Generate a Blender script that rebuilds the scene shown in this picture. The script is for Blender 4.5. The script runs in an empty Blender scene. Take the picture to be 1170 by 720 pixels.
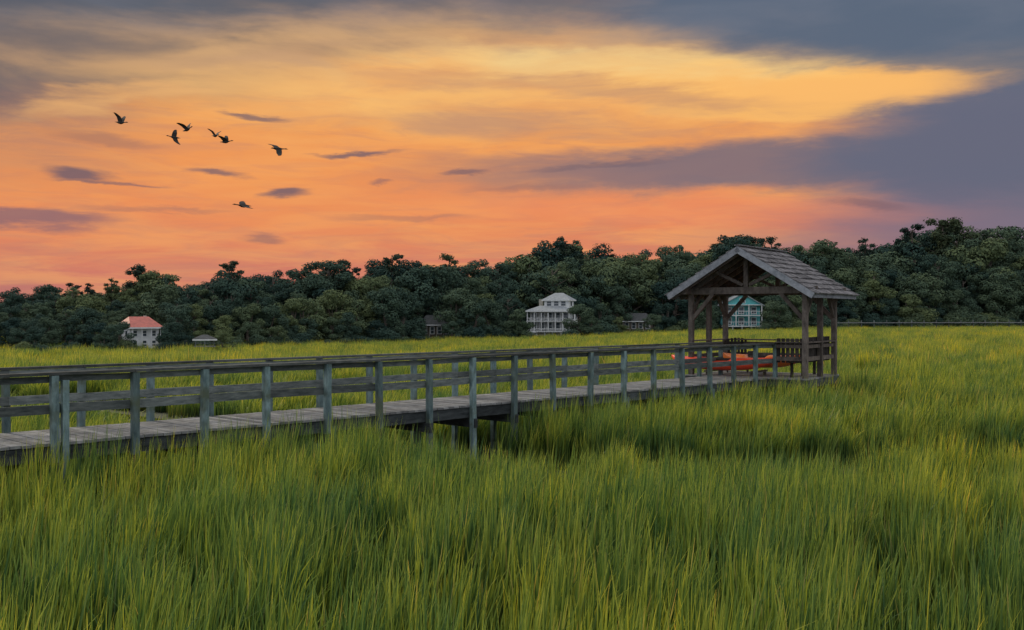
import bpy, math, random
import numpy as np
from mathutils import Vector, Matrix, noise as mnoise
random.seed(7); rng=np.random.default_rng(7)
F=1137.0; CAMZ=3.10; DECK=1.30
scene=bpy.context.scene

# ---------------------------------------------------------------- helpers
def lin(c):
    return tuple(((v/255)/12.92 if v/255<=0.04045 else ((v/255+0.055)/1.055)**2.4) for v in c)+(1.0,)
def sm(a,b,x):
    t=np.clip((x-a)/(b-a),0,1); return t*t*(3-2*t)
def gz(x,y):
    x=np.asarray(x,float); y=np.asarray(y,float)
    R=np.hypot(x,y); az=np.degrees(np.arctan2(x,np.maximum(y,1e-3)))
    left=1-sm(-10,22,az)
    return -(1.1*left)*sm(40,95,R)*sm(-5,20,y)
def link(o): scene.collection.objects.link(o); return o
def empty(name,loc=(0,0,0)):
    e=bpy.data.objects.new(name,None); e.location=loc; return link(e)
class MB:
    def __init__(s): s.v=[]; s.f=[]
    def box(s,c,sz,T=Matrix.Identity(4),R=Matrix.Identity(3)):
        n=len(s.v); c=Vector(c)
        for dz in(-.5,.5):
            for dy in(-.5,.5):
                for dx in(-.5,.5):
                    s.v.append(T@(c+R@Vector((dx*sz[0],dy*sz[1],dz*sz[2]))))
        for q in((0,2,3,1),(4,5,7,6),(0,1,5,4),(2,6,7,3),(0,4,6,2),(1,3,7,5)):
            s.f.append([n+i for i in q])
    def beam(s,a,b,w,h,T=Matrix.Identity(4),up=Vector((0,0,1))):
        a=Vector(a);b=Vector(b);d=(b-a);L=d.length;d.normalize()
        if abs(d.dot(up))>.98: up=Vector((0,1,0))
        sd=d.cross(up).normalized(); u2=sd.cross(d)
        R=Matrix((d,sd,u2)).transposed()
        s.box((a+b)/2,(L,w,h),T,R)
    def poly(s,pts,T=Matrix.Identity(4)):
        n=len(s.v); s.v+= [T@Vector(p) for p in pts]; s.f.append(list(range(n,n+len(pts))))
    def obj(s,name,mat,parent=None,smooth=False):
        me=bpy.data.meshes.new(name); me.from_pydata([tuple(v) for v in s.v],[],s.f)
        me.materials.append(mat); me.update()
        if smooth: me.polygons.foreach_set('use_smooth',[True]*len(me.polygons))
        o=bpy.data.objects.new(name,me); link(o)
        if parent: o.parent=parent
        return o
class Grp:
    """top-level empty with one child object per part"""
    def __init__(s,name,T): s.e=empty(name); s.T=T; s.p={}
    def part(s,n,mat):
        if n not in s.p: s.p[n]=(MB(),mat)
        return s.p[n][0]
    def done(s):
        for n,(mb,mat) in s.p.items(): mb.obj(n,mat,s.e)
def frame(o,ang,z=0):
    # local x axis rotated by ang (deg) about z
    return Matrix.Translation((o[0],o[1],z))@Matrix.Rotation(math.radians(ang),4,'Z')

# ---------------------------------------------------------------- materials
def newmat(name):
    m=bpy.data.materials.new(name); m.use_nodes=True; nt=m.node_tree
    return m,nt,nt.nodes['Principled BSDF']
def ramp(nt,stops):
    r=nt.nodes.new('ShaderNodeValToRGB'); e=r.color_ramp.elements
    e[0].position=stops[0][0]; e[0].color=stops[0][1]; e[1].position=stops[-1][0]; e[1].color=stops[-1][1]
    for p,c in stops[1:-1]:
        k=e.new(p); k.color=c
    return r
def mixc(nt,bt='MIX',fac=None):
    n=nt.nodes.new('ShaderNodeMix'); n.data_type='RGBA'; n.blend_type=bt
    if fac is not None: n.inputs[0].default_value=fac
    return n
def rgb(r,g,b): return (r,g,b,1)
def wood(name,dark,light,scale=(6,6,6),rough=.85,moss=None):
    m,nt,b=newmat(name); L=nt.links.new
    geo=nt.nodes.new('ShaderNodeNewGeometry')
    mp=nt.nodes.new('ShaderNodeMapping'); mp.inputs['Scale'].default_value=scale
    L(geo.outputs['Position'],mp.inputs[0])
    n1=nt.nodes.new('ShaderNodeTexNoise'); n1.inputs['Scale'].default_value=1.5; n1.inputs['Detail'].default_value=6; n1.inputs['Roughness'].default_value=.7
    L(mp.outputs[0],n1.inputs['Vector'])
    r=ramp(nt,[(.3,dark),(.72,light)]); L(n1.outputs[0],r.inputs[0])
    mr=nt.nodes.new('ShaderNodeMapRange'); mr.inputs[3].default_value=.6; mr.inputs[4].default_value=1.25
    L(geo.outputs['Random Per Island'],mr.inputs[0])
    mx=mixc(nt,'MULTIPLY',1); L(r.outputs[0],mx.inputs[6]); L(mr.outputs[0],mx.inputs[7])
    out=mx.outputs[2]
    if moss:
        n2=nt.nodes.new('ShaderNodeTexNoise'); n2.inputs['Scale'].default_value=3; n2.inputs['Detail'].default_value=4
        L(geo.outputs['Position'],n2.inputs['Vector'])
        r2=ramp(nt,[(.48,(0,0,0,1)),(.68,(1,1,1,1))]); L(n2.outputs[0],r2.inputs[0])
        m2=mixc(nt); L(r2.outputs[0],m2.inputs[0]); L(out,m2.inputs[6]); m2.inputs[7].default_value=moss; out=m2.outputs[2]
    L(out,b.inputs['Base Color']); b.inputs['Roughness'].default_value=rough
    b.inputs['Specular IOR Level'].default_value=.2
    bp=nt.nodes.new('ShaderNodeBump'); bp.inputs['Strength'].default_value=.5; bp.inputs['Distance'].default_value=.02
    L(n1.outputs[0],bp.inputs['Height']); L(bp.outputs[0],b.inputs['Normal'])
    return m
M_post=wood('weathered_post',rgb(.06,.10,.11),rgb(.25,.35,.355),(7,7,2.2),moss=rgb(.10,.125,.09))
M_rail=wood('weathered_rail',rgb(.055,.07,.072),rgb(.22,.245,.24),(2.5,2.5,12))
M_cap=wood('cap_wood',rgb(.035,.04,.04),rgb(.13,.14,.135),(3,3,8))
M_deck=wood('deck_plank',rgb(.12,.125,.13),rgb(.33,.335,.335),(4,4,4))
M_fascia=wood('stringer_wood',rgb(.025,.03,.033),rgb(.10,.115,.12),(2,2,9))
M_timber=wood('pavilion_timber',rgb(.055,.046,.042),rgb(.20,.17,.15),(5,5,3))
M_dark=wood('dark_bench_wood',rgb(.02,.018,.017),rgb(.07,.06,.055),(5,5,3))
M_shake=wood('cedar_shake',rgb(.06,.062,.07),rgb(.30,.285,.295),(5,5,5))
M_rake=wood('rake_board',rgb(.14,.155,.18),rgb(.36,.38,.42),(4,4,4))
def flat(name,c,rough=.6,var=.25,scale=3):
    m,nt,b=newmat(name); L=nt.links.new
    geo=nt.nodes.new('ShaderNodeNewGeometry')
    n=nt.nodes.new('ShaderNodeTexNoise'); n.inputs['Scale'].default_value=scale; n.inputs['Detail'].default_value=5
    L(geo.outputs['Position'],n.inputs['Vector'])
    a=tuple(v*(1-var) for v in c[:3])+(1,); d=tuple(min(1,v*(1+var*.6)) for v in c[:3])+(1,)
    r=ramp(nt,[(.3,a),(.7,d)]); L(n.outputs[0],r.inputs[0]); L(r.outputs[0],b.inputs['Base Color'])
    b.inputs['Roughness'].default_value=rough
    return m
M_white=flat('white_paint',rgb(.72,.74,.76),var=.12)
M_offw=flat('cream_siding',rgb(.40,.38,.33),var=.15)
M_teal=flat('teal_siding',rgb(.11,.46,.49),var=.15)
M_roofg=flat('grey_shingle',rgb(.30,.33,.36),.8)
M_roofd=flat('dark_shingle',rgb(.07,.075,.08),.9)
M_roofr=flat('red_metal_roof',rgb(.50,.12,.09),.5)
M_brown=flat('brown_siding',rgb(.10,.08,.065),.9)
M_glass=flat('window_glass',rgb(.06,.08,.10),.1)
M_kred=flat('red_kayak_plastic',rgb(.85,.08,.03),.35,.12)
M_korg=flat('orange_kayak_plastic',rgb(.90,.24,.05),.35,.12)
M_black=flat('black_rubber',rgb(.02,.02,.02),.6)
M_bird=flat('dark_feathers',rgb(.025,.022,.02),.8,.3,8)

# grass
def grassmat(name,stem,mid,tip,patch=(rgb(.50,.70,.95),rgb(1.45,1.22,.75))):
    m,nt,b=newmat(name); L=nt.links.new
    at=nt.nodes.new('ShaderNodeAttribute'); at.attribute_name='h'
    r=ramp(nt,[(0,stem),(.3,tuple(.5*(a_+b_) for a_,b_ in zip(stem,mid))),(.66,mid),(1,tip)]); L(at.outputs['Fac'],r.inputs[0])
    geo=nt.nodes.new('ShaderNodeNewGeometry')
    n=nt.nodes.new('ShaderNodeTexNoise'); n.inputs['Scale'].default_value=.2; n.inputs['Detail'].default_value=5; n.inputs['Roughness'].default_value=.65
    mp=nt.nodes.new('ShaderNodeMapping'); mp.inputs['Scale'].default_value=(1,1.0,.1)
    L(geo.outputs['Position'],mp.inputs[0]); L(mp.outputs[0],n.inputs['Vector'])
    r2=ramp(nt,[(.36,patch[0]),(.5,rgb(1,1,1)),(.64,patch[1])]); L(n.outputs[0],r2.inputs[0])
    mx=mixc(nt,'MULTIPLY',1); L(r.outputs[0],mx.inputs[6]); L(r2.outputs[0],mx.inputs[7])
    oi=nt.nodes.new('ShaderNodeObjectInfo')
    r3=ramp(nt,[(0,rgb(.5,.68,.88)),(.6,rgb(1,1,1)),(1,rgb(1.45,1.25,.8))]); L(oi.outputs['Random'],r3.inputs[0])
    m2=mixc(nt,'MULTIPLY',1); L(mx.outputs[2],m2.inputs[6]); L(r3.outputs[0],m2.inputs[7])
    r4=ramp(nt,[(0,rgb(.40,.55,.7)),(.5,rgb(1,1,1)),(.88,rgb(1.4,1.25,.95)),(.94,rgb(1.7,1.4,1.3)),(1,rgb(2.3,1.15,2.4))]); L(geo.outputs['Random Per Island'],r4.inputs[0])
    m3=mixc(nt,'MULTIPLY',1); L(m2.outputs[2],m3.inputs[6]); L(r4.outputs[0],m3.inputs[7])
    L(m3.outputs[2],b.inputs['Base Color']); b.inputs['Roughness'].default_value=.5; b.inputs['Specular IOR Level'].default_value=.3
    tr=nt.nodes.new('ShaderNodeBsdfTranslucent'); L(m3.outputs[2],tr.inputs[0])
    ms=nt.nodes.new('ShaderNodeMixShader'); ms.inputs[0].default_value=.4
    L(b.outputs[0],ms.inputs[1]); L(tr.outputs[0],ms.inputs[2])
    L(ms.outputs[0],nt.nodes['Material Output'].inputs[0])
    return m
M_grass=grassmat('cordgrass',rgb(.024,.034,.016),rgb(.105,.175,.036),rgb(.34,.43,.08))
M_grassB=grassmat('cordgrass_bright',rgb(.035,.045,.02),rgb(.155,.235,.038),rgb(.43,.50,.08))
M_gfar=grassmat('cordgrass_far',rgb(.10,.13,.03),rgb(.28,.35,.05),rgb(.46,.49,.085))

# foliage
def leafmat(name,a,b_,c):
    m,nt,b=newmat(name); L=nt.links.new
    geo=nt.nodes.new('ShaderNodeNewGeometry'); oi=nt.nodes.new('ShaderNodeObjectInfo')
    r=ramp(nt,[(0,a),(.5,b_),(1,c)]); L(geo.outputs['Random Per Island'],r.inputs[0])
    r2=ramp(nt,[(0,rgb(.45,.58,.72)),(.35,rgb(.85,.92,.95)),(.7,rgb(1.2,1.15,1.0)),(1,rgb(1.9,1.6,1.05))]); L(oi.outputs['Random'],r2.inputs[0])
    mx=mixc(nt,'MULTIPLY',1); L(r.outputs[0],mx.inputs[6]); L(r2.outputs[0],mx.inputs[7])
    L(mx.outputs[2],b.inputs['Base Color']); b.inputs['Roughness'].default_value=.9; b.inputs['Specular IOR Level'].default_value=.05
    return m
M_leaf=leafmat('oak_leaves',rgb(.052,.084,.066),rgb(.07,.108,.078),rgb(.095,.135,.088))  # distance haze put into leaf and needle colours as a bluish tint
M_pine=leafmat('pine_needles',rgb(.030,.049,.040),rgb(.04,.062,.048),rgb(.055,.076,.055))
M_bark=flat('bark',rgb(.12,.10,.085),.9,.4)

# ---------------------------------------------------------------- instancing through geometry nodes
def scatter(name,coll,P,R,S,I):
    me=bpy.data.meshes.new(name); n=len(P)
    me.vertices.add(n); me.vertices.foreach_set('co',np.asarray(P,dtype=np.float32).ravel())
    a=me.attributes.new('rot','FLOAT_VECTOR','POINT'); a.data.foreach_set('vector',np.asarray(R,dtype=np.float32).ravel())
    a=me.attributes.new('scl','FLOAT_VECTOR','POINT'); a.data.foreach_set('vector',np.asarray(S,dtype=np.float32).ravel())
    a=me.attributes.new('idx','INT','POINT'); a.data.foreach_set('value',np.asarray(I,dtype=np.int32))
    me.update(); o=link(bpy.data.objects.new(name,me))
    ng=bpy.data.node_groups.new(name+'_scatter','GeometryNodeTree')
    ng.interface.new_socket('Geometry',in_out='INPUT',socket_type='NodeSocketGeometry')
    ng.interface.new_socket('Geometry',in_out='OUTPUT',socket_type='NodeSocketGeometry')
    N=ng.nodes.new; L=ng.links.new
    gi=N('NodeGroupInput'); go=N('NodeGroupOutput'); ci=N('GeometryNodeCollectionInfo'); ip=N('GeometryNodeInstanceOnPoints')
    ci.inputs['Collection'].default_value=coll; ci.inputs['Separate Children'].default_value=True; ci.inputs['Reset Children'].default_value=True
    def na(nm,t):
        k=N('GeometryNodeInputNamedAttribute'); k.data_type=t; k.inputs[0].default_value=nm; return k.outputs[0]
    er=N('FunctionNodeEulerToRotation'); L(na('rot','FLOAT_VECTOR'),er.inputs[0])
    L(gi.outputs[0],ip.inputs['Points']); L(ci.outputs[0],ip.inputs['Instance']); ip.inputs['Pick Instance'].default_value=True
    L(na('idx','INT'),ip.inputs['Instance Index']); L(er.outputs[0],ip.inputs['Rotation']); L(na('scl','FLOAT_VECTOR'),ip.inputs['Scale'])
    L(ip.outputs[0],go.inputs[0])
    md=o.modifiers.new('scatter','NODES'); md.node_group=ng
    return o

def clump(name,coll,mat,nb,rad,width,seg=4,lean=.13,hvar=.3):
    V=[];Fc=[];H=[]
    for i in range(nb):
        a=random.uniform(0,6.283); r=rad*math.sqrt(random.random())
        bx,by=r*math.cos(a),r*math.sin(a)
        h=random.uniform(1-hvar,1.0)*(1-.2*(r/rad)**2)
        if random.random()<.06: h*=1.12
        la=random.gauss(0.1,1.2); lm=abs(random.gauss(lean,.10))*h
        lx,ly=lm*math.cos(la)+.02*h+.25*bx,lm*math.sin(la)+.25*by
        wa=random.uniform(-.9,.9); w=width*random.uniform(.55,1.25)
        cx,cy=math.cos(wa)*w/2,math.sin(wa)*w/2
        droop=random.random()<.18
        n=len(V)
        for k in range(seg+1):
            t=k/seg; z=h*t; q=t**2.2
            if droop and t>.6: q*=1.35; z=h*(t-.35*(t-.6)**1.5*2)
            ww=(1-t**2.2)*.95+.05
            x=bx+lx*q; y=by+ly*q
            V.append((x-cx*ww,y-cy*ww,z)); V.append((x+cx*ww,y+cy*ww,z)); H+= [t,t]
            if k: Fc.append((n+2*k-2,n+2*k-1,n+2*k+1,n+2*k))
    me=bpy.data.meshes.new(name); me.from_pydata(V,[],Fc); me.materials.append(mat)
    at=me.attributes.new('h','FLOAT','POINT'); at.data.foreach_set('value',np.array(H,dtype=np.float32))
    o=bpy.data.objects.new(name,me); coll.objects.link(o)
C_near=bpy.data.collections.new('grass_clumps'); C_far=bpy.data.collections.new('far_grass_clumps')
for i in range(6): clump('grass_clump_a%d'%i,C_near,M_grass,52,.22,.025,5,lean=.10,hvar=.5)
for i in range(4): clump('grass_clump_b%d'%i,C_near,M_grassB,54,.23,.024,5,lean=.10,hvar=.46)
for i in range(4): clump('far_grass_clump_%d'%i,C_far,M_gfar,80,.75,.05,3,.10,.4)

# ---------------------------------------------------------------- layout of the walk and pavilion
BD=(.6884,.7254); BN=(-.7254,.6884); BO=(-6.45,14.02)
BANG=math.degrees(math.atan2(BD[1],BD[0]))
TB=frame(BO,BANG,DECK)
WID=1.72
PO=(5.445,30.21); PANG=-36.0
TP=frame(PO,PANG,DECK); PW,PL=3.52,2.5
def blocal(x,y): dx,dy=x-BO[0],y-BO[1]; return dx*BD[0]+dy*BD[1], dx*BN[0]+dy*BN[1]
def plocal(x,y):
    a=math.radians(PANG); dx,dy=x-PO[0],y-PO[1]
    return dx*math.cos(a)+dy*math.sin(a), -dx*math.sin(a)+dy*math.cos(a)
CRK=[(-16,33),(-9,27),(-4.5,22.5),(-1.9,19.2),(0.5,17.8),(4,17.6),(8,18.6),(12,18.4),(20,21),(30,24)]
CRK2=[(14,47),(18,46),(26,46.5),(34,49),(46,50)]
CRK3=[(-40,36),(-24,34),(-16,34),(-9,36),(0,44),(6,50)]
def dist(path,x,y):
    d=np.full(x.shape,1e9)
    for (ax,ay),(bx,by) in zip(path[:-1],path[1:]):
        vx,vy=bx-ax,by-ay; t=np.clip(((x-ax)*vx+(y-ay)*vy)/(vx*vx+vy*vy),0,1)
        d=np.minimum(d,np.hypot(x-ax-t*vx,y-ay-t*vy))
    return d
def vn(x,y,s,o=0.):
    return np.array([mnoise.noise(Vector((a*s+o,b*s+o,o))) for a,b in zip(x,y)])
def grassfield(name,coll,nv,d0,d1,dens,wide,hmul,pad=2.5):
    area=0.62*(d1*d1-d0*d0)+2*pad*(d1-d0); n=int(area*dens)
    y=np.sqrt(rng.uniform(d0*d0,d1*d1,n)); x=rng.uniform(-1,1,n)*(.62*y+pad)
    w1=vn(x,y,.45); w2=vn(x,y,1.4,7.3); w3=vn(x,y,.12,3.1)
    H=1.38+.18*w1+.30*w2+.14*w3
    s,q=blocal(x,y); pl,pm=plocal(x,y)
    beyond=q>WID
    H=np.where(beyond,H-.36*sm(0,1.0,q-WID)*(1-sm(30,60,y)*.7),H-.16*sm(36,60,y))
    H=np.where((q>-2.6)&(q<.0)&(s<5.0),np.clip(H,1.58,1.68)+.32*w2,H)
    H=np.where((q>-2.6)&(q<.0)&(s>=5.0)&(s<7),np.clip(H,1.45,1.6)+.28*w2,H)
    H=np.where((q>-2.0)&(q<.1)&(s>9.0)&(s<21),np.clip(H,1.52,1.64)+.22*w2,H)
    ring=(pl>-1.2)&(pl<PW+1.2)&(pm>-2.6)&(pm<PL+.9)
    H=np.where(ring&(q<.1)&(s>=20.5),np.maximum(H,1.74+.22*w2),H)
    H=np.where(ring&(q>WID),np.minimum(H,1.5),H)
    c=np.minimum(dist(CRK,x,y)+.6*w1+.4*w2,99); c2=dist(CRK2,x,y)+1.2*w1; c3=dist(CRK3,x,y)+.8*w1
    k=(c>1.95)&(c2>3.2)&(c3>1.3)
    H*=.80+.20*sm(1.95,3.0,c)
    k&=~((q>-.12)&(q<WID+.12)&(s<21))
    k&=~((pl>-.3)&(pl<PW+.3)&(pm>-.4)&(pm<PL+.4))
    k&=(w2+.5*rng.uniform(-1,1,n))>-.55
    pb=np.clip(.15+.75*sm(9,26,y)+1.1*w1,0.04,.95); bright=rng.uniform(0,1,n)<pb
    x,y,H,bright=x[k],y[k],H[k],bright[k]; n=len(x)
    z=gz(x,y)-.02
    P=np.stack([x,y,z],1); R=np.zeros((n,3)); R[:,2]=rng.normal(0,.5,n); R[:,1]=rng.normal(.01,.05,n); R[:,0]=rng.normal(0,.04,n)
    S=np.stack([wide*rng.uniform(.85,1.2,n)]*2+[H*hmul*rng.uniform(.82,1.12,n)],1)
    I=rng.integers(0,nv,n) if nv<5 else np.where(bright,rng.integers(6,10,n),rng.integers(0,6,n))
    return P,R,S,I
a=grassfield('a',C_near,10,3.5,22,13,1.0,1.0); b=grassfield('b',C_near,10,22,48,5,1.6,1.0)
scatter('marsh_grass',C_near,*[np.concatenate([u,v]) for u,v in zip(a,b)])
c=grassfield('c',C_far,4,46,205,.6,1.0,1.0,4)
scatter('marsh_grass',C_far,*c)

# ---------------------------------------------------------------- ground sheet and creeks
xs=np.unique(np.concatenate([np.linspace(-60,60,61),np.linspace(-300,300,61),np.array([-3000,-1500,-700,700,1500,3000])]))
ys=np.unique(np.concatenate([np.linspace(-20,60,41),np.linspace(60,300,49),np.array([-2000,-600,-100,500,1000,2000,4000])]))
X,Y=np.meshgrid(xs,ys); Z=gz(X.ravel(),Y.ravel()); nx,ny=len(xs),len(ys)
me=bpy.data.meshes.new('marsh_ground')
me.from_pydata([tuple(p) for p in np.stack([X.ravel(),Y.ravel(),Z],1)],[],[(j*nx+i,j*nx+i+1,(j+1)*nx+i+1,(j+1)*nx+i) for j in range(ny-1) for i in range(nx-1)])
m,nt,bs=newmat('marsh_mud'); L=nt.links.new
geo=nt.nodes.new('ShaderNodeNewGeometry'); n=nt.nodes.new('ShaderNodeTexNoise'); n.inputs['Scale'].default_value=1.2; n.inputs['Detail'].default_value=8
L(geo.outputs['Position'],n.inputs['Vector']); r=ramp(nt,[(.35,rgb(.018,.018,.012)),(.6,rgb(.035,.045,.018)),(.75,rgb(.06,.075,.025))]); L(n.outputs[0],r.inputs[0]); L(r.outputs[0],bs.inputs['Base Color']); bs.inputs['Roughness'].default_value=.8
me.materials.append(m); link(bpy.data.objects.new('marsh_ground',me))
m,nt,bs=newmat('creek_water'); bs.inputs['Base Color'].default_value=rgb(.02,.022,.018); bs.inputs['Roughness'].default_value=.12
n=nt.nodes.new('ShaderNodeTexNoise'); n.inputs['Scale'].default_value=4; bp=nt.nodes.new('ShaderNodeBump'); bp.inputs['Strength'].default_value=.15
nt.links.new(n.outputs[0],bp.inputs['Height']); nt.links.new(bp.outputs[0],bs.inputs['Normal']); M_water=m
for path,w in((CRK,1.0),(CRK2,.9),(CRK3,.8)):
    mb=MB(); pts=[]
    for i,p in enumerate(path):
        a_=Vector(path[max(0,i-1)]); b_=Vector(path[min(len(path)-1,i+1)]); d=(b_-a_).normalized(); nn=Vector((-d.y,d.x))
        pts.append((Vector(p)+nn*w,Vector(p)-nn*w))
    for (l0,r0),(l1,r1) in zip(pts[:-1],pts[1:]):
        mb.poly([(r0.x,r0.y,.02),(r1.x,r1.y,.02),(l1.x,l1.y,.02),(l0.x,l0.y,.02)])
    mb.obj('tidal_creek',M_water)

# ---------------------------------------------------------------- boardwalk
G=Grp('wooden_boardwalk',TB)
def sOf(px):
    q=(px-585)/F; return (14.02*q+6.45)/(.6884-.7254*q)
ps=[sOf(p) for p in (62,151,232,303,371,432,488,539,586,630,672,710,745,778,809,836,861,884)]
S0=ps[0]; ps=[S0-1.2*k for k in range(9,0,-1)]+ps
RH=.97
def jit(a): return random.uniform(-a,a)
s=ps[0]-.6
while s<ps[-1]+.25:
    G.part('deck_planks',M_deck).box((s+.068,WID/2+jit(.012),-.02+jit(.003)),(.136,WID+.06,.04),TB); s+=.148
L_=ps[-1]-ps[0]+1; mid=(ps[-1]+ps[0])/2-.2
for yy in (.03,WID-.03): 
    for i in range(len(ps)-1):
        G.part('side_stringers',M_fascia).beam((ps[i]-.02,yy,-.15+jit(.008)),(ps[i+1]+.02-.05,yy,-.15+jit(.008)),.05,.20,TB)
G.part('inner_stringers',M_fascia).box((mid,WID/2,-.15),(L_,.05,.20),TB)
for i,sv in enumerate(ps):
    for side,yy in ((-1,-.055),(1,WID+.055)):
        R=Matrix.Rotation(jit(.012),3,'X')@Matrix.Rotation(jit(.016),3,'Y')
        top=RH-.02; G.part('posts',M_post).box((sv+jit(.02),yy,(top-1.6)/2),(.10,.10,top+1.6),TB,R)
        if i in(9,) and side<0: G.part('posts',M_post).box((sv+.125,yy,-.35),(.09,.09,2.46),TB)
        if random.random()<.25: G.part('posts',M_post).box((sv+.12,yy-.01,-.85),(.09,.09,1.4),TB,R)
    G.part('cross_beams',M_fascia).box((sv,WID/2,-.36),(.09,WID+.25,.18),TB)
    if i<len(ps)-1:
        for side,yy in ((-1,.02),(1,WID-.02)):
            z0,z1=jit(.01),jit(.01)
            G.part('mid_rails',M_rail).beam((sv-.0,yy,.48+z0),(ps[i+1]+.0,yy,.48+z1),.04,.13,TB)
            G.part('upper_rails',M_rail).beam((sv-.0,yy,RH-.07+z0),(ps[i+1]-.0,yy,RH-.07+z1),.038,.09,TB)
for side,yy in ((-1,-.03),(1,WID+.03)):
    i=0
    while i<len(ps)-1:
        j=min(i+2,len(ps)-1)
        G.part('cap_rails',M_cap).beam((ps[i],yy,RH+.006),(ps[j]-.01,yy,RH+.006),.16,.04,TB); i=j
G.done()

# ---------------------------------------------------------------- pavilion
G=Grp('pavilion',TP); T=TP
cx=PW/2; HALF=2.24; ZE=2.40; ZR=3.76; Y0,Y1=-.62,3.08
slope=(ZR-ZE)/HALF; sl=math.hypot(HALF,ZR-ZE); ang=math.atan2(ZR-ZE,HALF)
yy=-.2
while yy<PL+.1:
    G.part('floor_planks',M_deck).box((cx,yy+.07,-.02),(PW+.24,.13,.04),T); yy+=.142
for y_ in(-.18,PL+.16): G.part('floor_joists',M_fascia).box((cx,y_,-.15),(PW+.22,.05,.2),T)
for x_ in(-.13,PW+.13): G.part('floor_joists',M_fascia).box((x_,PL/2,-.15),(.05,PL+.26,.2),T)
for x_ in(0,PW):
    for y_ in(0,PL/2,PL):
        G.part('posts',M_timber).box((x_,y_,(2.46-1.5)/2),(.14,.14,3.96),T)
    G.part('top_beams',M_timber).box((x_,PL/2,2.51),(.12,PL+1.0,.18),T)
for y_ in(0,PL):
    G.part('tie_beams',M_timber).box((cx,y_-.005,2.52),(PW+.7,.10,.20),T)
    G.part('king_posts',M_timber).box((cx,y_,3.08),(.13,.11,.95),T)
    for sg in(-1,1):
        G.part('struts',M_timber).beam((cx+sg*.1,y_,2.68),(cx+sg*.95,y_,3.08),.08,.09,T)
# knee braces
for x_,sx in((0,1),(PW,-1)):
    for y_ in(0,PL):
        G.part('knee_braces',M_timber).beam((x_+sx*.04,y_,1.68),(x_+sx*.72,y_,2.43),.09,.11,T)
        sy=1 if y_==0 else -1
        G.part('knee_braces',M_timber).beam((x_,y_+sy*.04,1.74),(x_,y_+sy*.6,2.43),.08,.10,T)
# roof
for sg in(-1,1):
    def RP(u,off): # u distance from ridge down slope, off normal offset
        return (cx+sg*(u*math.cos(ang)+off*math.sin(ang)), ZR-u*math.sin(ang)+off*math.cos(ang))
    Rm=Matrix.Rotation(sg*ang,3,'Y')
    x_,z_=RP(sl/2,-.03); G.part('roof_deck',M_timber).box((x_,(Y0+Y1)/2,z_),(sl,Y1-Y0,.04),T,Rm)
    nrow=9
    for r_ in range(nrow):
        u=(r_+.5)*sl/nrow+.03
        y_=Y0-.03+ (0 if r_%2 else -.02)
        while y_<Y1:
            w=random.uniform(.16,.36); w=min(w,Y1+.03-y_)
            if w<.03: break
            x_,z_=RP(u,.028+jit(.008))
            G.part('roof_shakes',M_shake).box((x_,y_+w/2,z_),(sl/nrow*1.3+jit(.03),w-.014,.03),T,Matrix.Rotation(sg*(ang-.12),3,'Y')); y_+=w
    for y_ in(Y0-.03,Y1+.03):
        x_,z_=RP(sl/2+.0,-.07); G.part('rake_boards',M_rake).box((x_,y_,z_),(sl+.03,.045,.17),T,Rm)
    x_,z_=RP(sl+.0,-.07); G.part('eave_boards',M_rake).box((x_+sg*.02,(Y0+Y1)/2,z_),(.04,Y1-Y0,.12),T)
    for k in range(7):
        y_=Y0+.12+k*(Y1-Y0-.24)/6; x_,z_=RP(sl/2+.03,-.12); G.part('rafters',M_timber).box((x_,y_,z_),(sl-.12,.05,.13),T,Rm)
G.part('ridge_cap',M_shake).box((cx,(Y0+Y1)/2,ZR+.055),(.18,Y1-Y0+.1,.03),T)
def railing(a_,b_):
    a_=Vector(a_);b_=Vector(b_)
    for z_,h_ in((1.02,.04),(.90,.10),(.55,.12)):
        w_=.15 if z_>1 else .04
        G.part('railings',M_timber).beam(a_+Vector((0,0,z_)),b_+Vector((0,0,z_)),w_,h_,T)
railing((PW,.08,0),(PW,PL-.08,0)); railing((.08,PL,0),(PW-.08,PL,0)); railing((0,.08,0),(0,PL-.08,0)); railing((PW-.85,0,0),(PW-.08,0,0))
# built-in slatted bench along the right side
k=0.14
while k<PL-.1:
    G.part('bench_back',M_dark).box((PW-.10,k,.80),(.025,.10,.72),T); k+=.135
k=PW-.80
while k<PW-.12:
    G.part('bench_back',M_dark).box((k,.06,.78),(.10,.025,.70),T); k+=.135
for j in range(4): G.part('bench_seat',M_dark).box((PW-.2-j*.11,PL/2,.45),(.095,PL-.3,.03),T)
for y_ in(.3,1.2,2.2): G.part('bench_legs',M_dark).box((PW-.5,y_,.215),(.07,.07,.43),T)
G.done()
def chair(lx,ly,rot):
    Tc=TP@Matrix.Translation((lx,ly,0))@Matrix.Rotation(math.radians(rot),4,'Z')
    g=Grp('adirondack_chair',Tc)
    for i in range(5): g.part('seat',M_dark).box((0,-.2+i*.1,.38-.02*i),(.52,.085,.025),Tc)
    for i in range(6): g.part('backrest',M_dark).beam((-.24+i*.096,.26,.28),(-.27+i*.108,.55,1.02+.05*math.sin(math.pi*(i+.5)/6)),.08,.025,Tc,Vector((0,1,0)))
    for sx in(-.31,.31):
        g.part('armrests',M_dark).box((sx,.03,.56),(.13,.66,.025),Tc)
        g.part('legs',M_dark).box((sx,-.24,.275),(.04,.1,.55),Tc); g.part('legs',M_dark).box((sx,.32,.275),(.04,.1,.55),Tc)
        g.part('stringers',M_dark).beam((sx*.9,-.27,.36),(sx*.9,.45,.12),.03,.11,Tc)
    g.done()
chair(.65,1.95,25)

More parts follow.
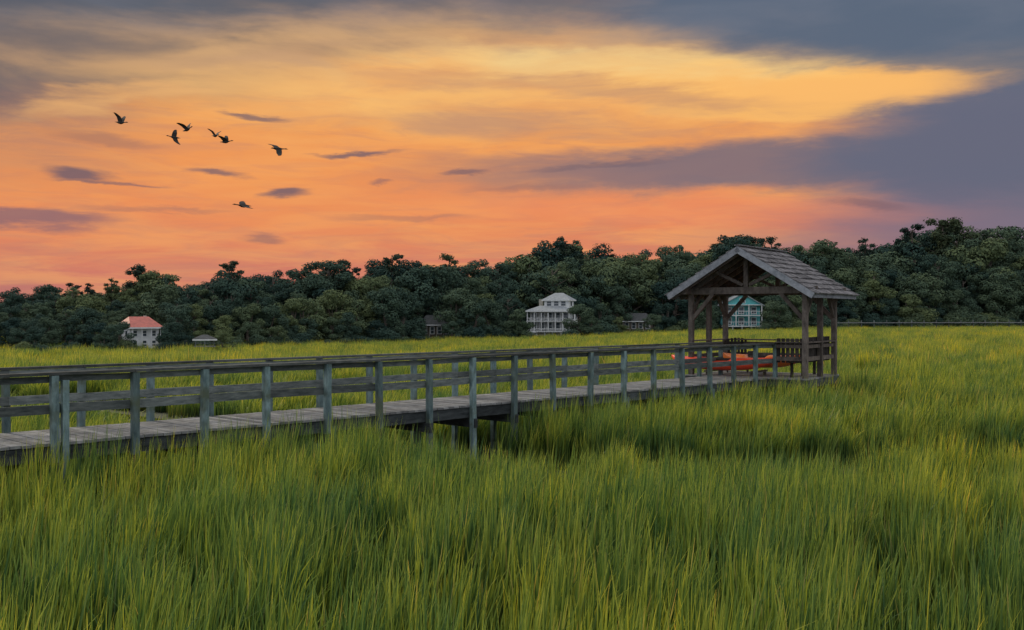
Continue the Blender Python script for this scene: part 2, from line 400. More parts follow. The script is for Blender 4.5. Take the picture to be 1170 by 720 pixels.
# kayaks on low stands
def kayak(name,mat,lx,ly,z,rot,Lk=2.7):
    Tk=TP@Matrix.Translation((lx,ly,z))@Matrix.Rotation(math.radians(rot),4,'Z')
    e=empty(name); V=[];Fc=[];ns=29;nr=20
    for i in range(ns):
        t=-1+2*i/(ns-1); e_=max(0,1-abs(t)**2.3); w=.35*e_**.75+.004; rock=.13*abs(t)**3
        for j in range(nr):
            a_=2*math.pi*j/nr; c_,s_=math.cos(a_),math.sin(a_)
            zz=(s_*.16*(.45+.55*e_) if s_>0 else s_*.23*e_**.5)
            xx=t*Lk/2; yy_=w*math.copysign(abs(c_)**.75,c_)
            if s_>.3 and abs(t+.05)<.24: zz*=.45
            V.append(Tk@Vector((xx,yy_,zz+rock+.23)))
    for i in range(ns-1):
        for j in range(nr): Fc.append((i*nr+j,i*nr+(j+1)%nr,(i+1)*nr+(j+1)%nr,(i+1)*nr+j))
    Fc.append(list(range(nr))[::-1]); Fc.append([(ns-1)*nr+j for j in range(nr)])
    mb=MB(); mb.v=V; mb.f=Fc; mb.obj('hull',mat,e,True)
    mb=MB(); n=24
    for k in range(n):
        a0,a1=2*math.pi*k/n,2*math.pi*(k+1)/n
        mb.beam((-.05+.36*math.cos(a0),.2*math.sin(a0),.33),(-.05+.36*math.cos(a1),.2*math.sin(a1),.33),.035,.05,Tk)
    mb.poly([(-.05+.35*math.cos(2*math.pi*k/n),.19*math.sin(2*math.pi*k/n),.322) for k in range(n)],Tk)
    mb.box((-.36,0,.41),(.05,.3,.16),Tk); mb.obj('cockpit',M_black,e)
kayak('kayak',M_kred,.95,.15,.15,3,3.3); kayak('kayak',M_korg,1.85,.95,.22,-6,2.7)
for lx,ly in((.5,.55),(1.9,.55)):
    g=Grp('kayak_stand',TP); g.part('beam',M_timber).box((lx,ly,.125),(.08,1.3,.05),TP)
    for dy in(-.5,.5): g.part('legs',M_timber).box((lx,ly+dy,.05),(.07,.07,.098),TP)
    g.done()

# ---------------------------------------------------------------- treeline definition
def DT(px): return float(np.interp(px,[-300,0,200,400,600,800,1000,1170,1500],[96,100,105,125,147,166,185,195,205]))
def pos(px,D): return ((px-585)/F*D, D)
OX=[-300,0,60,100,140,165,200,250,270,320,380,410,440,500,550,590,640,700,760,830,870,905,930,975,1010,1050,1075,1110,1130,1170,1500]
OY=[330,331,324,324,318,305,316,304,303,310,297,305,294,292,298,287,270,280,284,267,272,277,272,277,268,260,254,258,257,260,262]
def OYf(px): return float(np.interp(px,OX,OY))

# ---------------------------------------------------------------- houses
def window(G,x,z,w,h,y=0,T=None):
    G.part('window_glass',M_glass).box((x,y-.01,z),(w,.04,h),T)
    for a_ in((x,z+h/2+.04,w+.16,.08),(x,z-h/2-.04,w+.16,.08)): G.part('window_trim',M_white).box((a_[0],y-.03,a_[1]),(a_[2],.08,a_[3]),T)
    for sx in(-1,1): G.part('window_trim',M_white).box((x+sx*(w/2+.04),y-.027,z),(.08,.08,h),T)
    G.part('window_trim',M_white).box((x,y-.03,z),(w,.03,.04),T)
def sidewin(G,x,y,z,w,h,T):
    s=1 if x>0 else -1
    G.part('window_glass',M_glass).box((x+s*.01,y,z),(.04,w,h),T)
    for a_ in(z+h/2+.04,z-h/2-.04): G.part('window_trim',M_white).box((x+s*.03,y,a_),(.08,w+.16,.08),T)
def hip(G,mat,w,d,y0,z0,h,ov=.3,rx=.35,T=None,name='roof',ry=None):
    a=w/2+ov; b0=y0-ov; b1=y0+d+ov; ym=(b0+b1)/2; rl=a*rx; rd=0 if ry is None else (b1-b0)/2*ry
    P=[(-a,b0,z0),(a,b0,z0),(a,b1,z0),(-a,b1,z0),(-rl,ym-rd,z0+h),(rl,ym-rd,z0+h),(rl,ym+rd,z0+h),(-rl,ym+rd,z0+h)]
    mb=G.part(name,mat); n=len(mb.v); mb.v+=[T@Vector(p) for p in P]
    for q in((0,1,5,4),(2,3,7,6),(1,2,6,5),(3,0,4,7),(3,2,1,0)): mb.f.append([n+i for i in q])
    if rd>0: mb.f.append([n+i for i in(4,5,6,7)])
    G.part('fascia',M_white).box((0,(b0+b1)/2,z0-.075),(2*a,b1-b0,.14),T)
def gable(G,mat,wall,w,d,y0,z0,h,ov=.3,T=None):
    mb=G.part('roof',mat); a=w/2+ov
    for sg in(-1,1):
        n=len(mb.v); P=[(0,y0-ov,z0+h),(0,y0+d+ov,z0+h),(sg*a,y0+d+ov,z0-.1),(sg*a,y0-ov,z0-.1)]
        P+=[(p[0],p[1],p[2]-.14) for p in P]
        mb.v+=[T@Vector(p) for p in P]
        for q in((0,1,2,3),(4,7,6,5),(0,3,7,4),(2,1,5,6),(3,2,6,7)): mb.f.append([n+i for i in q])
    for yy in(y0,y0+d): G.part('walls',wall).poly([(-w/2,yy,z0-.02),(w/2,yy,z0-.02),(0,yy,z0+h-.15)],T)
def hplace(px,D,yaw=0):
    x,y=pos(px,D); face=math.degrees(-math.atan2(x,y)); return frame((x,y),face+yaw,float(gz(x,y)))
def white_house():
    D=150; T=hplace(627,D,-16)@Matrix.Scale(1.12,4); G=Grp('white_stilt_house',T)
    w,d=6.0,5.0; W=G.part('walls',M_white)
    for i in range(6):
        for yy in(.1,d-.1): G.part('stilts',M_white).box((-w/2+.12+i*(w-.24)/5,yy,.6),(.2,.2,1.2),T)
    for i in range(5): G.part('lattice',M_offw).box((-w/2+.72+i*(w-.24)/5,.3,.55),(.9,.04,1.0),T)
    W.box((0,d/2+.6,2.55),(w,d-1.2,2.7),T)
    G.part('porch_floor',M_white).box((0,.25,1.2),(w+.2,1.1,.14),T); G.part('porch_floor',M_white).box((0,d/2,1.18),(w-.1,d,.12),T)
    G.part('porch_floor',M_white).box((0,.25,2.6),(w+.2,1.1,.12),T)
    for i in range(7):
        G.part('porch_posts',M_white).box((-w/2+.05+i*(w-.1)/6,-.2,2.55),(.12,.12,2.7),T)
    for z_ in(1.62,3.02):
        G.part('porch_rails',M_white).box((0,-.2,z_),(w,.06,.07),T)
        for i in range(30): G.part('porch_rails',M_white).box((-w/2+.1+i*(w-.2)/29,-.2,z_-.2),(.035,.035,.36),T)
    for z_ in(1.95,3.3):
        for i in range(5): window(G,-w/2+.75+i*1.12,z_,.6,.9,.6,T)
        for yy in(1.5,3.0,4.2): sidewin(G,w/2,yy,z_,.55,.8,T); sidewin(G,-w/2,yy,z_,.55,.8,T)
    hip(G,M_roofg,w,d+.4,-.3,4.0,.7,.25,.5,T,'lower_roof',.4)
    mbx=.75
    W.box((mbx,d/2,4.95),(3.4,2.8,1.1),T)
    for i in range(3): window(G,-1.0+mbx+i*1.0,4.98,.62,.6,d/2-1.4,T)
    sidewin(G,mbx+1.7,d/2,4.98,.6,.6,T)
    hip(G,M_roofg,3.4,2.8,d/2-1.4,5.5,.95,.3,.3,T@Matrix.Translation((mbx,0,0)),'upper_roof')
    for i in range(6): G.part('stairs',M_white).box((-2.2,-.45-.22*i,1.05-.19*i),(1.0,.26,.06),T)
    G.part('stairs',M_white).beam((-2.7,-.4,1.5),(-2.7,-1.6,.5),.05,.06,T)
    G.part('chimney',M_offw).box((-2.0,d/2+.6,4.9),(.45,.45,1.4),T)
    G.done()
white_house()
def teal_house():
    D=168; T=hplace(848,D,12)@Matrix.Scale(1.04,4); G=Grp('teal_beach_house',T); w,d=6.4,6
    for i in range(5): G.part('stilts',M_white).box((-w/2+.15+i*(w-.3)/4,.1,.7),(.22,.22,1.6),T)
    G.part('walls',M_teal).box((0,d/2+.7,3.0),(w,d-1.4,3.6),T)
    G.part('lower_walls',M_brown).box((0,d/2+.9,.7),(w-.4,d-2,1.2),T)
    for z_ in(1.35,3.1):
        G.part('porch_floor',M_white).box((0,.35,z_),(w+.2,1.3,.16),T)
        G.part('porch_rails',M_white).box((0,-.22,z_+.7),(w+.1,.07,.08),T)
        for i in range(16): G.part('porch_rails',M_white).box((-w/2+.1+i*(w-.2)/15,-.22,z_+.38),(.05,.04,.56),T)
        for i in range(3): window(G,-w/2+1.2+i*2.0,z_+.85,.75,1.0,.7,T)
    for i in range(4): G.part('porch_posts',M_white).box((-w/2+.08+i*(w-.16)/3,-.2,3.1),(.15,.15,3.6),T)
    G.part('eave',M_white).box((0,.4,4.82),(w+.3,1.5,.12),T)
    gable(G,M_roofg,M_teal,w,d,-.1,4.85,1.9,.35,T); window(G,0,5.5,.8,.7,-.1,T)
    G.done()
teal_house()
def red_house():
    D=106; T=hplace(165,D,22)@Matrix.Scale(1.12,4); G=Grp('red_roofed_house',T); w,d=2.8,3.2
    G.part('walls',M_white).box((0,d/2,1.5),(w,d,2.1),T); G.part('foundation',M_brown).box((0,d/2,.2),(w-.1,d-.1,.6),T)
    for z_ in(1.05,2.0):
        for i in range(3): window(G,-.9+i*.9,z_,.34,.5,0,T)
        for yy in(.8,2.2): sidewin(G,-w/2,yy,z_,.4,.5,T); sidewin(G,w/2,yy,z_,.4,.5,T)
    G.part('porch_rails',M_white).box((0,-.55,1.0),(w,.04,.05),T)
    G.part('porch_floor',M_white).box((0,-.28,.6),(w,.6,.08),T)
    for i in range(4): G.part('porch_posts',M_white).box((-w/2+.06+i*(w-.12)/3,-.52,1.5),(.07,.07,1.9),T)
    hip(G,M_roofr,w,d+.5,-.5,2.6,1.0,.2,.6,T); G.part('chimney',M_offw).box((.7,d/2,3.3),(.25,.25,.8),T)
    G.done()
red_house()
def small_house(px,D,w,h,name,wall,roof,yaw=0):
    T=hplace(px,D,yaw); G=Grp(name,T); d=w*.8
    G.part('walls',wall).box((0,d/2,h*.32+.3),(w,d,h*.64),T)
    for i in range(4): window(G,-w/2+w*(i+.5)/4,h*.45+.2,w*.11,h*.25,0,T)
    G.part('porch_rails',M_offw).box((0,-.5,.9),(w,.05,.06),T)
    for i in range(5): G.part('porch_posts',M_offw).box((-w/2+.05+i*(w-.1)/4,-.5,h*.32),(.08,.08,h*.64),T)
    hip(G,roof,w,d+.6,-.55,h*.64+.3,h*.36,.25,.5,T); G.done()
small_house(498,143,4.2,3.8,'brown_cottage',M_brown,M_roofd,10)
small_house(728,164,4.6,3.6,'wooden_cottage',M_brown,M_roofd,-8)
T=hplace(234,101,0); G=Grp('dock_shed',T)
for x_ in(-1,0,1):
    for y_ in(0,1.4): G.part('posts',M_rail).box((x_*.9,y_,.85),(.1,.1,1.7),T)
G.part('floor',M_deck).box((0,.7,1.0),(2.1,1.8,.08),T); G.part('rails',M_rail).box((0,0,1.35),(1.9,.04,.06),T)
hip(G,M_roofd,2.0,1.5,-.05,1.75,.45,.2,.2,T); G.done()
def pier(pa,Da,pb,Db,z,name='distant_pier'):
    a_=Vector(pos(pa,Da)+(z,)); b_=Vector(pos(pb,Db)+(z,)); g=Grp(name,Matrix.Identity(4))
    g.part('deck',M_deck).beam(a_,b_,1.0,.12); n=int((b_-a_).length/2.4)
    for i in range(n+1):
        p=a_.lerp(b_,i/n); g.part('posts',M_rail).box((p.x,p.y,z-.45),(.15,.15,1.8))
    g.done()
pier(955,172,1260,182,1.75)

# ---------------------------------------------------------------- trees
C_tree=bpy.data.collections.new('tree_kinds')
def leaves(cs,n,size,rsh,flat_=1.0):
    V=[];Fc=[]
    tot=sum(c_[3]**2 for c_ in cs)
    for (x,y,z,r,fz) in cs:
        k=int(n*r*r/tot)
        d=rng.normal(size=(k,3)); d/=np.linalg.norm(d,axis=1)[:,None]
        rr=r*rng.uniform(rsh,1.08,k)**.7; rr*=1+.2*np.sin(d[:,0]*5+x*3)*np.cos(d[:,2]*6+y*2)
        P=np.stack([x+d[:,0]*rr,y+d[:,1]*rr,z+d[:,2]*rr*fz],1)
        nrm=d+rng.normal(0,.32,(k,3)); nrm[:,2]+=.3; nrm/=np.linalg.norm(nrm,axis=1)[:,None]
        t=np.cross(nrm,rng.normal(size=(k,3))); t/=np.linalg.norm(t,axis=1)[:,None]; b2=np.cross(nrm,t)
        s=size*rng.uniform(.6,1.4,k)[:,None]
        base=len(V)
        q=np.stack([P-t*s,P-b2*s*.6,P+t*s,P+b2*s*.6],1).reshape(-1,3)
        V+=q.tolist(); Fc+=[(base+4*i,base+4*i+1,base+4*i+2,base+4*i+3) for i in range(k)]
    return V,Fc
def cone(V,Fc,a_,b_,r0,r1,n=7):
    a_=Vector(a_);b_=Vector(b_);d=(b_-a_).normalized(); s=d.cross(Vector((.3,.9,.1))).normalized(); t=d.cross(s); base=len(V)
    for p,r in((a_,r0),(b_,r1)):
        for i in range(n):
            an=6.283*i/n; V.append(tuple(p+s*r*math.cos(an)+t*r*math.sin(an)))
    for i in range(n): Fc.append((base+i,base+(i+1)%n,base+n+(i+1)%n,base+n+i))
def tree(name,kind):
    cs=[]; TV=[];TF=[]
    if kind=='round':
        cone(TV,TF,(0,0,-1),(0,0,4),.42,.28)
        for i in range(26):
            a_=random.uniform(0,6.28); rr=random.uniform(.8,3.4); z=random.uniform(1.8,8.8); rr*=math.sqrt(max(.1,1-((z-4.6)/4.6)**2))
            c_=(rr*math.cos(a_)*1.1,rr*math.sin(a_)*1.1,z,random.uniform(.8,1.6),random.uniform(.6,.8)); cs.append(c_)
            if i<8: cone(TV,TF,(0,0,random.uniform(2.4,4)),(c_[0],c_[1],c_[2]),.16,.05,5)
        V,Fc=leaves(cs,8000,.165,.7)
    elif kind=='tall':
        cone(TV,TF,(0,0,-1),(0,0,8.5),.26,.08)
        for i in range(24):
            a_=random.uniform(0,6.28); z=random.uniform(3.2,9.2); rr=random.uniform(.4,2.5)*math.sqrt(max(.08,1-((z-6.2)/4.4)**2))
            c_=(rr*math.cos(a_),rr*math.sin(a_),z,random.uniform(.5,1.1),random.uniform(.55,.8)); cs.append(c_)
            cone(TV,TF,(0,0,max(2,z-1.2)),(c_[0],c_[1],c_[2]),.09,.03,5)
        V,Fc=leaves(cs,7500,.12,.6)
    elif kind=='pine':
        ln=random.uniform(-.6,.6); cone(TV,TF,(0,0,-1),(ln,0,9.4),.15,.05)
        for i in range(26):
            a_=random.uniform(0,6.28); z=random.uniform(5.6,9.7); rr=random.uniform(.1,1.7)*(1.15-(z-6)/6)
            c_=(ln*z/9.4+rr*math.cos(a_),rr*math.sin(a_),z,random.uniform(.26,.6),random.uniform(.5,.85)); cs.append(c_)
            cone(TV,TF,(ln*z/9.4,0,z-.45),(c_[0],c_[1],c_[2]),.04,.015,4)
        V,Fc=leaves(cs,2500,.11,.15)
    else: # shrub
        for i in range(9):
            a_=random.uniform(0,6.28); rr=random.uniform(0,3.5); cs.append((rr*math.cos(a_),rr*math.sin(a_),random.uniform(1.5,6.5),random.uniform(2,3.2),.9))
        cone(TV,TF,(0,0,-1),(0,0,4),.3,.1)
        V,Fc=leaves(cs,4500,.28,.7)
    n=len(V); nl=len(Fc); V=V+TV; Fc=Fc+[tuple(n+i for i in f) for f in TF]
    me=bpy.data.meshes.new(name); me.from_pydata(V,[],Fc); me.materials.append(M_pine if kind=='pine' else M_leaf); me.materials.append(M_bark)
    me.polygons.foreach_set('material_index',[0]*nl+[1]*len(TF))
    C_tree.objects.link(bpy.data.objects.new(name,me))
kinds=['a_round']*4+['b_tall']*4+['c_pine']*5+['d_shrub']*2
for i,k in enumerate(kinds): tree('%s_%02d'%(k,i),k.split('_')[1])
houses=[(165,106,17,4),(627,150,29,6),(846,168,26,7),(498,143,15,5),(728,164,15,5)]
P=[];R=[];S=[];I=[]
def addt(px,D,H,kind,wx=1.0,force=False):
    x,y=pos(px,D)
    for hp,hd,hw,hdep in houses:
        if force: break
        ex=H*(.42 if kind=='r' else .26)*wx*F/D*.7 if D<hd else 3
        if abs(px-hp)<hw+ex and D<hd+hdep+2: return
    z=float(gz(x,y)); sc=H/10
    P.append((x,y,z)); R.append((0,0,random.uniform(0,6.28))); S.append((sc*wx,sc*wx,sc))
    I.append({'r':random.randrange(0,4),'t':random.randrange(4,8),'p':random.randrange(8,13),'s':random.randrange(13,15)}[kind])
def HO(px,D): return CAMZ+(360-OYf(px))*D/F-float(gz(*pos(px,D)))
rows=[(0,.12,.26,'s',16),(2.5,.28,.52,'r',24),(6,.42,.7,'rrt',28),(10,.55,.82,'rt',28),(15,.68,.94,'rt',26),(20,.80,1.02,'rtt',25),(27,.88,1.07,'tttp',26),(36,.82,1.0,'rt',24),(46,.8,.92,'r',28)]
for off,h0,h1,ks,step in rows:
    px=-260.0
    while px<1430:
        q=px+random.uniform(-5,5); D=DT(q)+off+random.uniform(-1.5,1.5); k=random.choice(ks); H=HO(q,D)*random.uniform(h0,h1)
        if k=='p': H*=1.04
        addt(q,D,H,k,1.35 if k=='s' else (1.0 if k!='p' else 1.1)); px+=step*random.uniform(.65,1.3)
for px,yt in((98,322),(128,318),(160,303),(176,306),(262,300),(376,293),(388,297),(445,291),(636,268),(648,271),(826,264),(838,266),(872,270),(1040,258),(1072,250),(1082,254),(1130,255),(940,270)):
    D=DT(px)+20; H=CAMZ+(360-yt)*D/F-float(gz(*pos(px,D))); addt(px,D,H*1.02,random.choice('pt'),1.15)
for px,D,h,k in((135,102,3.3,'r'),(197,103,3.2,'r'),(148,102,1.7,'s'),(184,101,1.5,'s'),(594,144,4.6,'r'),(662,144,5.0,'r'),(675,143,3.4,'r'),(606,142,1.5,'s'),(652,142,1.9,'s'),(480,138,2.8,'r'),(516,138,3.0,'r'),(498,139,1.3,'s'),(708,158,3.2,'r'),(746,158,3.4,'r'),(728,159,1.6,'s'),(806,164,5,'r'),(886,164,5.2,'r'),(872,163,2.0,'s'),(254,103,2.4,'r'),(213,103,2.0,'r'),(118,101,2.2,'r')):
    addt(px,D,h*1.15,k,1.1,True)
scatter('distant_trees',C_tree,P,R,S,I)
# ---------------------------------------------------------------- birds
def bird(px,py,span,up_l,up_r,head=1,D=72,roll=0,pitch=0,yaw=0,sweep=.12):
    x=(px-585)/F*D; z=CAMZ+(360-py)/F*D
    T=Matrix.Translation((x,D,z))@Matrix.Rotation(math.radians(yaw),4,'Z')@Matrix.Rotation(math.radians(-pitch),4,'Y')@Matrix.Rotation(math.radians(roll),4,'X')
    V=[];Fc=[]; prof=[(-.46,.012,0,.10),(-.40,.02,.0,.085),(-.30,.05,0,.07),(-.18,.085,-.01,.09),(-.02,.105,-.015,.105),(.12,.09,-.01,.09),(.22,.055,.005,.055),(.30,.034,.02,.034),(.44,.027,.035,.027),(.50,.038,.045,.036),(.56,.036,.045,.032),(.60,.018,.04,.018),(.67,.005,.03,.008)]
    n=10
    for (bx,rz,zc,ry) in prof:
        for j in range(n):
            a_=6.283*j/n; V.append(T@Vector((bx*head,ry*math.cos(a_),zc+rz*math.sin(a_))))
    for i in range(len(prof)-1):
        for j in range(n): Fc.append((i*n+j,i*n+(j+1)%n,(i+1)*n+(j+1)%n,(i+1)*n+j))
    e=empty('flying_goose'); mb=MB(); mb.v=V; mb.f=Fc; mb.obj('body',M_bird,e,True)
    for sg,upa in((1,up_r),(-1,up_l)):
        mb=MB(); pts=[]; stt=[(0,.19,-.18,0),(.25,.2,-.2,0),(.5,.17,-.2,-.02),(.75,.09,-.2,-.06),(.92,.0,-.2,-.12),(1,-.13,-.2,-.17)]
        y_=0;z_=0.03;prev=0
        for t,le,te,_ in stt:
            ds=(t-prev)*span/2; prev=t
            a_=math.radians(upa*(1.15 if t<=.5 else .7)); y_+=ds*math.cos(a_); z_+=ds*math.sin(a_)
            pts.append((Vector(((le-sweep*t)*head,sg*(y_+.04),z_)),Vector(((te-sweep*t)*head,sg*(y_+.04),z_-.01))))
        for (a0,b0),(a1,b1) in zip(pts[:-1],pts[1:]):
            for dz in(0,-.012):
                o=Vector((0,0,dz)); mb.poly([a0+o,b0+o,b1+o,a1+o],T)
        a1,b1=pts[-2]; 
        for k in range(4):
            p=a1.lerp(b1,(k+.1)/4); q=a1.lerp(b1,(k+.9)/4); dirv=(pts[-1][0]-pts[-2][0])*(1.25-.22*k)+Vector((-.05*k*head,0,0)); mb.poly([p,q,(p+q)/2+dirv],T)
        mb.obj('wing',M_bird,e)
bird(138,140,1.35,62,48,1,yaw=-25,pitch=-8,D=66)
bird(214,148,1.4,40,58,1,yaw=-40,pitch=8,D=68)
bird(199,157,1.25,-55,68,-1,yaw=50,roll=12)
bird(246,155,1.25,48,40,1,yaw=-50,pitch=-6)
bird(258,162,1.2,38,62,1,yaw=-20)
bird(318,170,1.7,-58,38,1,yaw=40,roll=-10,D=62)
bird(278,235,1.6,-14,20,-1,yaw=35,roll=5,D=58)

# ---------------------------------------------------------------- world: dusk sky
SUN_EL=28; SUN_AZ=-50   # azimuth from +Y, left of frame
w=bpy.data.worlds.new('World'); scene.world=w; w.use_nodes=True; nt=w.node_tree; nt.nodes.clear(); N=nt.nodes.new; L=nt.links.new
def mth(op,a_,b_=None,c_=None,clamp=False):
    k=N('ShaderNodeMath'); k.operation=op; k.use_clamp=clamp
    for i,v in enumerate((a_,b_,c_)):
        if v is None: continue
        if isinstance(v,(int,float)): k.inputs[i].default_value=v
        else: L(v,k.inputs[i])
    return k.outputs[0]
def vm(op,a_,b_=None):
    k=N('ShaderNodeVectorMath'); k.operation=op
    for i,v in enumerate((a_,b_)):
        if v is None: continue
        if isinstance(v,tuple): k.inputs[i].default_value=v
        else: L(v,k.inputs[i])
    return k
tc=N('ShaderNodeTexCoord'); sx=N('ShaderNodeSeparateXYZ'); nv=vm('NORMALIZE',tc.outputs['Generated']); L(nv.outputs[0],sx.inputs[0])
az=mth('MULTIPLY',mth('ARCTAN2',sx.outputs[0],sx.outputs[1]),57.2958); el=mth('MULTIPLY',mth('ARCSINE',sx.outputs[2]),57.2958)
cb=N('ShaderNodeCombineXYZ'); L(az,cb.inputs[0]); L(el,cb.inputs[1]); Pv=cb.outputs[0]
def noise(scale,sc,rot=0,detail=5,rough=.55,dist_=0):
    mp=N('ShaderNodeMapping'); mp.inputs['Scale'].default_value=sc; mp.inputs['Rotation'].default_value=(0,0,math.radians(rot)); L(Pv,mp.inputs[0])
    k=N('ShaderNodeTexNoise'); k.inputs['Scale'].default_value=scale; k.inputs['Detail'].default_value=detail; k.inputs['Roughness'].default_value=rough; k.inputs['Distortion'].default_value=dist_
    L(mp.outputs[0],k.inputs['Vector']); return k
nA=noise(1,(.07,.28,1),-4,6,.6,.4); nB=noise(1,(.25,1.1,1),3,5,.6,.3)
wa=vm('MULTIPLY',vm('SUBTRACT',nA.outputs[1],(.5,.5,.5)).outputs[0],(9,3.4,0)).outputs[0]
wb=vm('MULTIPLY',vm('SUBTRACT',nB.outputs[1],(.5,.5,.5)).outputs[0],(2.6,1.1,0)).outputs[0]
Pw=vm('ADD',vm('ADD',Pv,wa).outputs[0],wb).outputs[0]
Pf=vm('ADD',Pv,wb).outputs[0]
def px2(x,y):
    X=x-585; return math.degrees(math.atan2(X,F)),math.degrees(math.atan2(360-y,math.hypot(X,F)))
def rampW(stops,src):
    r=ramp(nt,stops); L(src,r.inputs[0]); return r.outputs[0]
elw=N('ShaderNodeSeparateXYZ'); L(Pw,elw.inputs[0])
eln=mth('DIVIDE',elw.outputs[1],20.,clamp=True)
def e_(y): return max(0,min(1,math.degrees(math.atan2(360-y,F))/20))
col=rampW([(e_(360),lin((176,112,112))),(e_(315),lin((206,122,104))),(e_(260),lin((228,136,94))),(e_(200),lin((236,150,88))),(e_(140),lin((238,160,92))),(e_(80),lin((232,168,108))),(e_(20),lin((170,145,130))),(1,lin((118,116,124)))],eln)
def blend(col,fac,c):
    k=mixc(nt); 
    if isinstance(fac,(int,float)): k.inputs[0].default_value=fac
    else: L(fac,k.inputs[0])
    L(col,k.inputs[6])
    if isinstance(c,tuple): k.inputs[7].default_value=c
    else: L(c,k.inputs[7])
    return k.outputs[2]
def smr(src,a_,b_):
    k=N('ShaderNodeMapRange'); k.interpolation_type='SMOOTHSTEP'; L(src,k.inputs[0]); k.inputs[1].default_value=a_; k.inputs[2].default_value=b_; return k.outputs[0]
wisp=smr(noise(1,(.10,.75,1),-5,7,.62,.6).outputs[0],.36,.66)
wisp2=smr(noise(1,(.22,1.5,1),7,6,.6,.8).outputs[0],.42,.68)
billow=smr(noise(1,(.11,.50,1),5,6,.52,.35).outputs[0],.36,.66)
def blob(cx,cy,rx,ry,rot,soft,st,c,fine=False,mod=0.0,src=None):
    global col
    a0,e0=px2(cx,cy); ca=math.cos(math.radians(a0))
    mp=N('ShaderNodeMapping'); mp.vector_type='TEXTURE'; mp.inputs['Location'].default_value=(a0,e0,0); mp.inputs['Rotation'].default_value=(0,0,math.radians(rot))
    mp.inputs['Scale'].default_value=(rx*.0504*ca*ca,ry*.0504*ca,1); L(Pf if fine else Pw,mp.inputs[0])
    ln=vm('LENGTH',mp.outputs[0]); mr=N('ShaderNodeMapRange'); mr.interpolation_type='SMOOTHSTEP'; L(ln.outputs['Value'],mr.inputs[0])
    mr.inputs[1].default_value=max(0,1-soft); mr.inputs[2].default_value=1+soft; mr.inputs[3].default_value=st; mr.inputs[4].default_value=0
    f=mr.outputs[0]
    if mod: f=mth('MULTIPLY',f,mth('ADD',mth('MULTIPLY',src or wisp,mod),1-mod))
    col=blend(col,f,lin(c))
col=blend(col,mth('MULTIPLY',wisp,.38),lin((252,184,108)))
col=blend(col,mth('MULTIPLY',wisp2,.30),lin((172,124,114)))
blob(1280,230,340,320,0,.42,.95,(106,110,130))
blob(1120,-30,600,128,-7,.30,1.0,(90,103,122))
blob(40,10,560,104,9,.32,.97,(88,92,104))
blob(330,-25,420,72,3,.4,.9,(92,97,108))
blob(330,50,330,36,8,.7,.45,(196,152,118),mod=.8,src=billow)
blob(0,150,170,50,0,.7,.55,(136,108,110),mod=.5)
blob(560,85,420,50,0,.6,.85,(250,192,114),mod=.65,src=billow)
blob(145,108,100,12,12,.7,.8,(236,178,114),mod=.6)
blob(895,100,205,25,-3,.32,1.0,(252,188,106))
blob(700,75,230,18,-2,.6,.9,(255,216,140),mod=.5)
blob(690,108,250,9,-3,.7,.65,(186,138,112),mod=.6)
blob(480,60,240,12,4,.7,.5,(170,134,118),mod=.7,src=billow)
blob(1010,18,290,46,-6,.4,.96,(92,105,124),True)
blob(860,186,370,26,2,.45,.92,(122,110,120))
blob(1130,170,205,64,0,.42,.95,(102,105,124))
blob(960,103,135,15,-2,.5,.9,(250,186,108),True)
blob(600,140,170,12,-3,.7,.65,(176,134,116),mod=.6)
blob(740,238,260,18,-2,.6,.5,(236,138,100))
blob(300,225,330,55,0,.8,.4,(240,150,88))
blob(20,252,95,11,-2,.5,.8,(132,102,112))
blob(1010,300,190,66,0,.7,.65,(136,112,126))
# faint grey texture over the dark cloud decks
col=blend(col,mth('MULTIPLY',mth('MULTIPLY',billow,.22),smr(el,11.5,15.5)),lin((128,130,142)))
for f_ in((92,199,32,6.5,-3,.85),(130,209,52,2,-1,.6),(250,197,32,3.6,-1,.75),(325,221,26,5,4,.85),(405,176,42,2.4,4,.8),(290,133,34,2.8,-2,.75),(530,198,24,3,4,.65),(430,208,12,2.5,0,.5),(300,274,20,4,-4,.5),(120,160,60,7,-3,.4),(990,236,40,5,-6,.5),(600,215,60,4,2,.3),(680,190,70,3,3,.4),(180,240,80,3,1,.3),(460,250,70,3,2,.3)):
    blob(f_[0],f_[1],f_[2],f_[3],f_[4],.6,f_[5],(104,92,106),True)
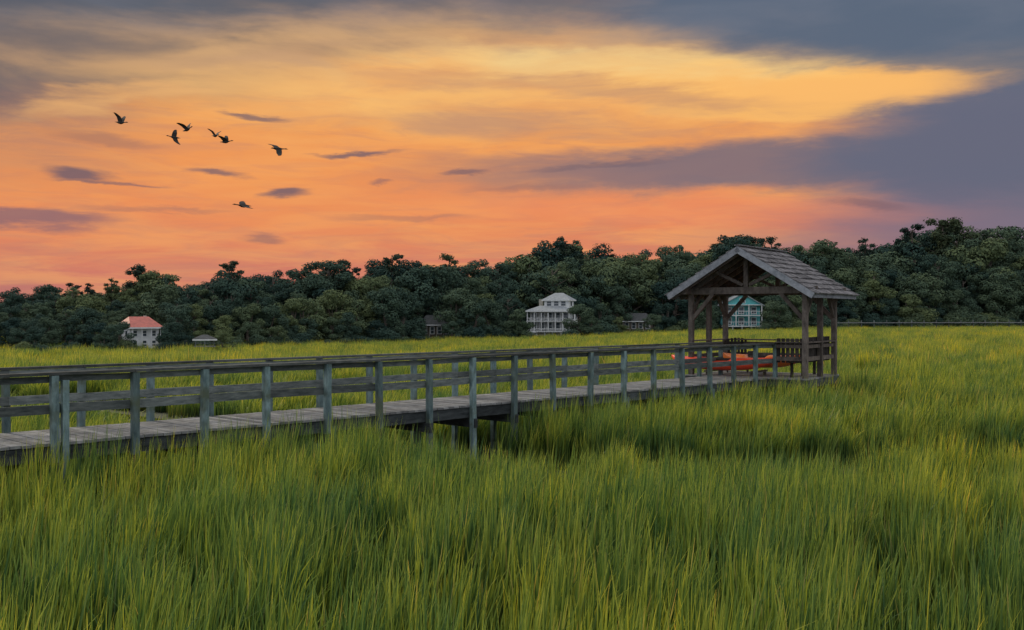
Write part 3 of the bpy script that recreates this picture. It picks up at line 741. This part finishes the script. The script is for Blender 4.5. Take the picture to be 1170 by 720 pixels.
# the part of the sky away from the sunset: grey-blue dusk
front=N('ShaderNodeMapRange'); front.interpolation_type='SMOOTHSTEP'; L(mth('ABSOLUTE',az),front.inputs[0]); front.inputs[1].default_value=38; front.inputs[2].default_value=85; front.inputs[3].default_value=1; front.inputs[4].default_value=0
bk=N('ShaderNodeRGB'); bk.outputs[0].default_value=rgb(.64,.67,.75)
col=blend(bk.outputs[0],front.outputs[0],col)
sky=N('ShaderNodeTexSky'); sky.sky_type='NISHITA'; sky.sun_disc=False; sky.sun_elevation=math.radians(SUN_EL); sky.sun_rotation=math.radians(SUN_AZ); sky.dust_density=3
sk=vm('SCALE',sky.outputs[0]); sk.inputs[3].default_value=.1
over=mixc(nt); over.inputs[0].default_value=.6; L(sk.outputs[0],over.inputs[6]); over.inputs[7].default_value=rgb(1.16,1.14,1.10)  # overhead sky out of view, brightened beyond the visible dusk as added fill light
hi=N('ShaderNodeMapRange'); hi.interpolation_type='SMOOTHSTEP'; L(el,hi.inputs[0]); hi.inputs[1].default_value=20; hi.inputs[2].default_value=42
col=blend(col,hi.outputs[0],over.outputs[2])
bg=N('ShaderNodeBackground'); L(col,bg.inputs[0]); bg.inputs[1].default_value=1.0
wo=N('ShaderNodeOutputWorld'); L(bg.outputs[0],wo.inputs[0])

ld=bpy.data.lights.new('sun','SUN'); ld.energy=1.5; ld.angle=math.radians(12); ld.color=(1,.86,.64)
so=link(bpy.data.objects.new('sun',ld))
a_=math.radians(SUN_AZ); e0=math.radians(SUN_EL); dv=Vector((math.sin(a_)*math.cos(e0),math.cos(a_)*math.cos(e0),math.sin(e0)))
so.rotation_euler=(-dv).to_track_quat('-Z','Y').to_euler()

cam=bpy.data.cameras.new('camera'); cam.sensor_width=36; cam.lens=36*F/1170; cam.clip_end=6000; cam.clip_start=.1
co=link(bpy.data.objects.new('camera',cam)); co.location=(0,0,CAMZ); co.rotation_euler=(math.radians(90),0,0); scene.camera=co
scene.view_settings.view_transform='Standard'; scene.view_settings.look='None'; scene.view_settings.exposure=0
